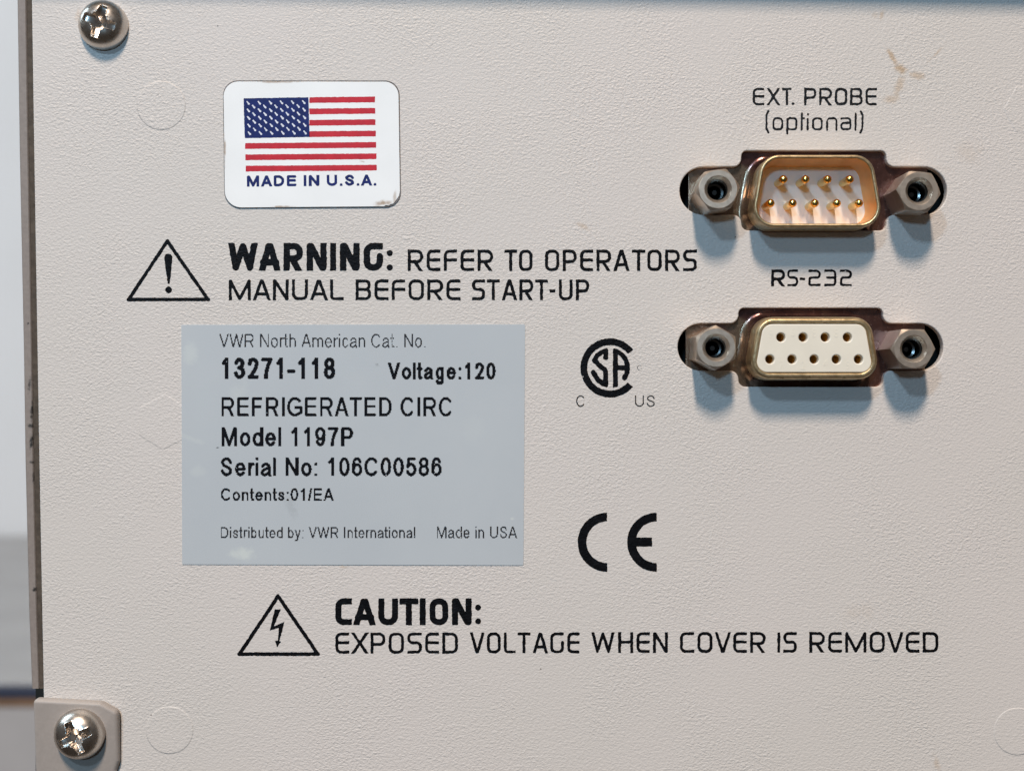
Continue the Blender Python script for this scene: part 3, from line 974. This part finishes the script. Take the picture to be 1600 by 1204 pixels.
# ------------------------------------------------------------------ serial connectors
def dring(hb, hh, slope, r, off, h, n=10):
    """trapezoid outline (wide side below) grown by off, at height h; local mm -> metres"""
    tan = math.tan(math.radians(slope)); sec = 1 / math.cos(math.radians(slope))
    H = hh + off
    wb = hb + off * sec + (off) * -tan * -1 * 0
    w_at = lambda z: hb + off * sec - (z + hh) * tan
    pts = [(-w_at(-H), -H), (w_at(-H), -H), (w_at(H), H), (-w_at(H), H)]
    rr = max(r + off, 0.3)
    return [(x * MM, -h * MM, z * MM) for x, z in rounded_free(pts, [rr] * 4, n)]


def standoff(root, dx, h, rot, dz=0.0):
    n = 72
    a, rc = 2.42, 2.36
    th = [2 * math.pi * i / n for i in range(n)]
    def R(t):
        u = (t - math.radians(rot)) % (math.pi / 3) - math.pi / 6
        return a / math.cos(u)
    ring = lambda rf, hf: [((dx + rf(t) * math.cos(t)) * MM, -hf(t) * MM, (dz + rf(t) * math.sin(t)) * MM) for t in th]
    rings = [ring(R, lambda t: -0.85), ring(R, lambda t: h - max(0, R(t) - rc) * 0.75 - 0.02), ring(lambda t: rc, lambda t: h),
             ring(lambda t: 1.72, lambda t: h), ring(lambda t: 1.66, lambda t: h - 0.05), ring(lambda t: 1.28, lambda t: h - 0.62)]
    v, f = loft(rings)
    o = obj('hex_standoff', v, f, M_nickel, root, sharp=28)
    rr = [ring(lambda t: 1.28, lambda t: h - 0.62)]
    z = h - 0.62
    while z > h - 3.2:
        rr.append(ring(lambda t: 1.12, lambda t, z=z: z - 0.16)); rr.append(ring(lambda t: 1.27, lambda t, z=z: z - 0.34)); z -= 0.34
    rr.append(ring(lambda t: 0.9, lambda t, z=z: z - 0.1)); rr.append(ring(lambda t: 0.3, lambda t, z=z: z + 0.25))
    v, f = loft(rr, cap_last=True)
    obj('threaded_hole', v, f, M_core, o, sharp=30)
    return o


def flange(root, w, hgt, hb, hh, slope, r, inner_off):
    """mounting plate: rectangle with the shell's opening, so it is a ring of metal"""
    out = rounded([(-w, -hgt), (w, -hgt), (w, hgt), (-w, hgt)], 0.6, 4)
    inn = [(x / MM, z / MM) for x, _, z in dring(hb, hh, slope, r, inner_off, 0)]
    return finish('flange', plate([out, inn], 0.8, 0.06, -0.85), M_flange, root, sharp=40)


def pin(root, x, z, h0, h1, r):
    n = 20
    rings = [[((x + rr * math.cos(2 * math.pi * i / n)) * MM, -hh * MM, (z + rr * math.sin(2 * math.pi * i / n)) * MM) for i in range(n)]
             for rr, hh in [(r, h0), (r, h1 - r * .9)] + [(r * math.cos(q), h1 - r * .9 + r * .9 * math.sin(q)) for q in (0.3, 0.6, 0.9, 1.2, 1.45)]]
    v, f = loft(rings, cap_last=True)
    return obj('pin', v, f, M_gold, root, smooth=True)


# male port
male = empty('serial_connector', (38.1 * MM, 0, 24.25 * MM))
tag(male, 'upper serial connector with nine bare gold pins below the words EXT. PROBE', 'connector')
HB, HH, SL, RR = 8.45, 4.55, 10.0, 2.6
flange(male, 15.4, 6.1, HB, HH, SL, RR, 0.75)
rings = [dring(HB, HH, SL, RR, o, h) for o, h in ((0.95, -0.80), (0.62, -0.74), (0.35, -0.50), (0.14, -0.05), (0.05, 0.5), (0.0, 1.2), (0.0, 4.0), (-0.04, 4.22), (-0.14, 4.36), (-0.28, 4.40), (-0.42, 4.36), (-0.50, 4.2), (-0.54, 3.8), (-0.92, -0.6))]
v, f = loft(rings)
shm = obj('shell', v, f, [M_shell, M_flange, M_gilt], male, sharp=60)
for p in shm.data.polygons:
    q_ = p.index // len(rings[0])
    p.material_index = 1 if q_ < 4 else (2 if q_ >= 11 else 0)
rings = [dring(HB, HH, SL, RR, -0.86, 0.0)]
v, f = loft(rings + [dring(HB, HH, SL, RR, -0.86, -1.2)], cap_first=True)
obj('insulator', v, f, M_insm, male)
for i in range(4): pin(male, (i - 1.5) * 2.77 + .1, 1.58, -.4, 3.9, 0.52)
for i in range(5): pin(male, (i - 2) * 2.77 - .12, -1.40, -.4, 3.9, 0.52)
standoff(male, -12.5, 5.2, 8, .1)
standoff(male, 12.45, 5.2, -6, -.15)

# female port
fem = empty('serial_connector', (37.75 * MM, 0, 4.65 * MM))
tag(fem, 'lower serial connector with nine holes in a cream block below RS-232', 'connector')
HB, HH, SL, RR = 8.15, 3.92, 10.0, 2.4
flange(fem, 15.4, 6.1, HB, HH, SL, RR, 0.85)
rings = [dring(HB + (0.3 if h > 3.8 or o < -.7 else 0.15), HH, SL, RR, o, h) for o, h in ((1.05, -0.80), (0.72, -0.72), (0.42, -0.42), (0.20, 0.1), (0.10, 0.8), (0.02, 2.6), (0.0, 3.6), (-0.06, 3.95), (-0.22, 4.22), (-0.45, 4.36), (-0.66, 4.36), (-0.80, 4.22), (-0.84, 3.9), (-0.86, 2.0))]
v, f = loft(rings)
shf = obj('shell', v, f, [M_shell, M_flange], fem, sharp=60)
for p in shf.data.polygons:
    p.material_index = 1 if p.index // len(rings[0]) < 4 else 0
loops = [[(x / MM, z / MM) for x, _, z in dring(HB + .33, HH, SL, 2.2, -0.90, 0)]]
sock = [((i - 1.5) * 2.77, 1.36) for i in range(4)] + [((i - 2) * 2.77, -1.38) for i in range(5)]
for x, z in sock:
    loops.append([(x + .56 * math.cos(2 * math.pi * i / 24), z + .56 * math.sin(2 * math.pi * i / 24)) for i in range(24)])
ins = finish('insulator', plate(loops, 3.4, 0.14, 4.22), M_insf, fem, sharp=45)
ci = Ink(0)
for x, z in sock:
    n = 20
    rg = [[((x + r * math.cos(2 * math.pi * i / n)) * MM, -h * MM, (z + r * math.sin(2 * math.pi * i / n)) * MM) for i in range(n)] for r, h in ((0.57, 3.2), (0.46, 3.1), (0.44, 0.9), (0.1, 0.85))]
    v, f = loft(rg, cap_last=True)
    obj('socket_contact', v, f, simple('bronze contact', (0.55, 0.34, 0.13), 0.35, metal=1.0) if 'bronze contact' not in bpy.data.materials else bpy.data.materials['bronze contact'], ins, smooth=True)
# faint moulded figures
dv, df = [], []
for ch, x, z in [('9', -5.4, 1.9), ('6', -2.7, 1.9), ('8', 0.0, 1.9), ('8', 2.75, 1.9), ('7', -4.2, -2.0), ('2', -1.4, -2.0), ('4', 1.45, -2.0), ('9', 4.2, -2.0)]:
    tv, tt = font_tris(ch, 0.0)
    s = 1.05 / CAP
    n0 = len(dv)
    c0 = tv.mean(0)
    dv += [((x + (a - c0[0]) * s * .75) * MM, -4.245 * MM, (z + (b - c0[1]) * s) * MM) for a, b in tv]
    dv += [((x + (a - c0[0]) * s * .75) * MM, -4.19 * MM, (z + (b - c0[1]) * s) * MM) for a, b in tv]
    df += [tuple(int(i) + n0 for i in t) for t in tt]
    ed = {}
    for t in tt:
        for a, b in ((t[0], t[1]), (t[1], t[2]), (t[2], t[0])): ed[(a, b)] = 1
    for (a, b) in ed:
        if (b, a) not in ed: df.append((int(a) + n0, int(b) + n0, int(b) + n0 + len(tv), int(a) + n0 + len(tv)))
obj('moulded_figures', dv, df, M_insf, ins)
standoff(fem, -12.4, 5.2, 0 + 30, .05)
standoff(fem, 12.1, 5.2, 0, -.1)

# ------------------------------------------------------------------ corner tab
tab_px = rounded([(51, 1091.5), (156, 1097.5), (182.5, 1112), (183, 1191), (178, 1206), (178, 1300), (51, 1300)], [7, 12, 9, 6, 10, 4, 4], 6)
TH = 1.7
me = plate([pxmm(tab_px, TH)], 1.7, 0.5, TH + .02, 5)
tl = math.tan(math.radians(9.5))
for v in me.vertices:
    d = (-v.co.y - 0.00002)
    if d > 0.0004: v.co.y += tl * max(0.0, (P(0, 1092).z - v.co.z)) * 0.55 * min(1, d / 0.0012)
tab = finish('corner_tab', me, M_taupe, None, sharp=50)
tag(tab, 'smooth taupe corner tab under the lower screw', 'bracket')

# ------------------------------------------------------------------ side cover with brown strip painted as the shade in its gap
def strip(name, lefts, rights, h0, depth, m, parent=None, wob=0.0):
    """vertical bar between two measured edges"""
    v, f = [], []
    ys = np.arange(-160, 1076, 6.0)
    ys[-1] = 1075
    for y in ys:
        xl = np.interp(y, *lefts) + wob * 0.5 * float(vnoise(NZ, 3, y, 17))
        xr = np.interp(y, *rights) + wob * float(vnoise(NZ, 50, y, 9))
        a, b = P(xl, y, h0), P(xr, y, h0)
        bx = b.x - a.x
        v += [(a.x, a.y + depth * MM, a.z), (a.x, a.y + bx * .10, a.z), (a.x + bx * .12, a.y, a.z), (b.x - bx * .12, b.y, b.z), (b.x, b.y + bx * .10, b.z), (b.x, b.y + depth * MM, b.z)]
    n = len(ys)
    for i in range(n - 1):
        for j in range(6):
            p, q_ = i * 6 + j, i * 6 + (j + 1) % 6
            f.append((p, q_, q_ + 6, p + 6))
    f.append(tuple(range(6))); f.append(tuple(range((n - 1) * 6, n * 6)))
    return obj(name, v, f, m, parent, sharp=60)


yy = (-160, 0, 240, 550, 720, 960, 1075)
side = strip('side_cover', (yy, (24.5, 27, 30.5, 37, 39.5, 45.5, 50)), (yy, (38, 40.6, 44, 49.4, 51.8, 57.2, 60.8)), -0.5, 60, M_edge)
tag(side, 'narrow taupe side cover edge with dark chips left of the panel', 'cover')
strip('gap_shade_strip', (yy, (38.4, 41, 44.4, 49.8, 52.2, 57.6, 61.2)), (yy, (48.6, 51.2, 54.4, 59.6, 62, 66.3, 68.4)), -0.8, 5, M_gapshade, side, 0.7)  # dark strip stands in for the shaded gap beside the panel

# ------------------------------------------------------------------ screws
def screw(px, py, h0, hd, rad, rot, label, cut=1.0):
    c = P(px, py, h0 + hd * .5)
    root = empty('screw', (c.x, -h0 * MM, c.z))
    tag(root, label, 'screw')
    nr, nt = 150, 360
    a = math.radians(rot)
    rs = np.linspace(0.0, 1.0, nr)[1:] * rad
    th = np.arange(nt) * 2 * math.pi / nt
    R, Tt = np.meshgrid(rs, th, indexing='ij')
    X, Z = R * np.cos(Tt), R * np.sin(Tt)
    u, w = X * math.cos(a) + Z * math.sin(a), -X * math.sin(a) + Z * math.cos(a)
    au, aw = np.abs(u), np.abs(w)
    wid = 0.66 - 0.10 * np.maximum(au, aw)
    bar = np.minimum(np.maximum(aw - wid, au - 2.05 * cut), np.maximum(au - wid, aw - 2.05 * cut))
    core = (np.maximum(au, aw) + 0.35 * np.minimum(au, aw)) - 1.12
    d = np.minimum(bar, core)
    d = d + 0.02 * vnoise(NZ, X * 9 + px, Z * 9 + py, 5.0)
    dep = np.clip(-d / 0.20 + 0.25, 0, 1)
    dep = dep * dep * (3 - 2 * dep)
    rr = R / rad
    dome = np.where(rr < 0.999, np.power(np.clip(1 - np.power(rr, 2.9), 0, 1), 0.60), 0) * (hd - 0.35) + 0.35
    depth = (1.75 - 0.58 * np.maximum(au, aw)).clip(0.35, 2)
    burr = 0.035 * np.exp(-((d - 0.06) / 0.07) ** 2) * (0.6 + 0.6 * vnoise(NZ, X * 5 + 40, Z * 5, 2.0)).clip(0, 2)
    Hh = dome - dep * depth + burr
    Hh = np.maximum(Hh, 0.15)
    verts = [(0, -float(Hh[0].mean()) * MM, 0)]
    for i in range(nr - 1):
        for j in range(nt): verts.append((X[i, j] * MM, -Hh[i, j] * MM, Z[i, j] * MM))
    for q in range(nt): verts.append((X[-1, q] * MM, 0.0, Z[-1, q] * MM))
    faces = [(0, 1 + j, 1 + (j + 1) % nt) for j in range(nt)]
    for i in range(nr - 1):
        for j in range(nt):
            p, q = 1 + i * nt + j, 1 + i * nt + (j + 1) % nt
            faces.append((p, q, q + nt, p + nt))
    obj('screw_head', verts, faces, M_steel, root, smooth=True)
    sh = [[(1.6 * MM * math.cos(t), y * MM, 1.6 * MM * math.sin(t)) for t in th[::10]] for y in (-0.01, 6.0)]
    v, f = loft(sh, cap_last=True)
    obj('shank', v, f, M_steel, root, smooth=False)
    return root


screw(157.8, 36.5, 0.02, 2.5, 3.15, -18, 'dark scuffed cross head screw set directly in the beige panel')
screw(120.3, 1149, 1.45, 2.5, 3.20, 24, 'shiny cross head screw holding the taupe corner tab')
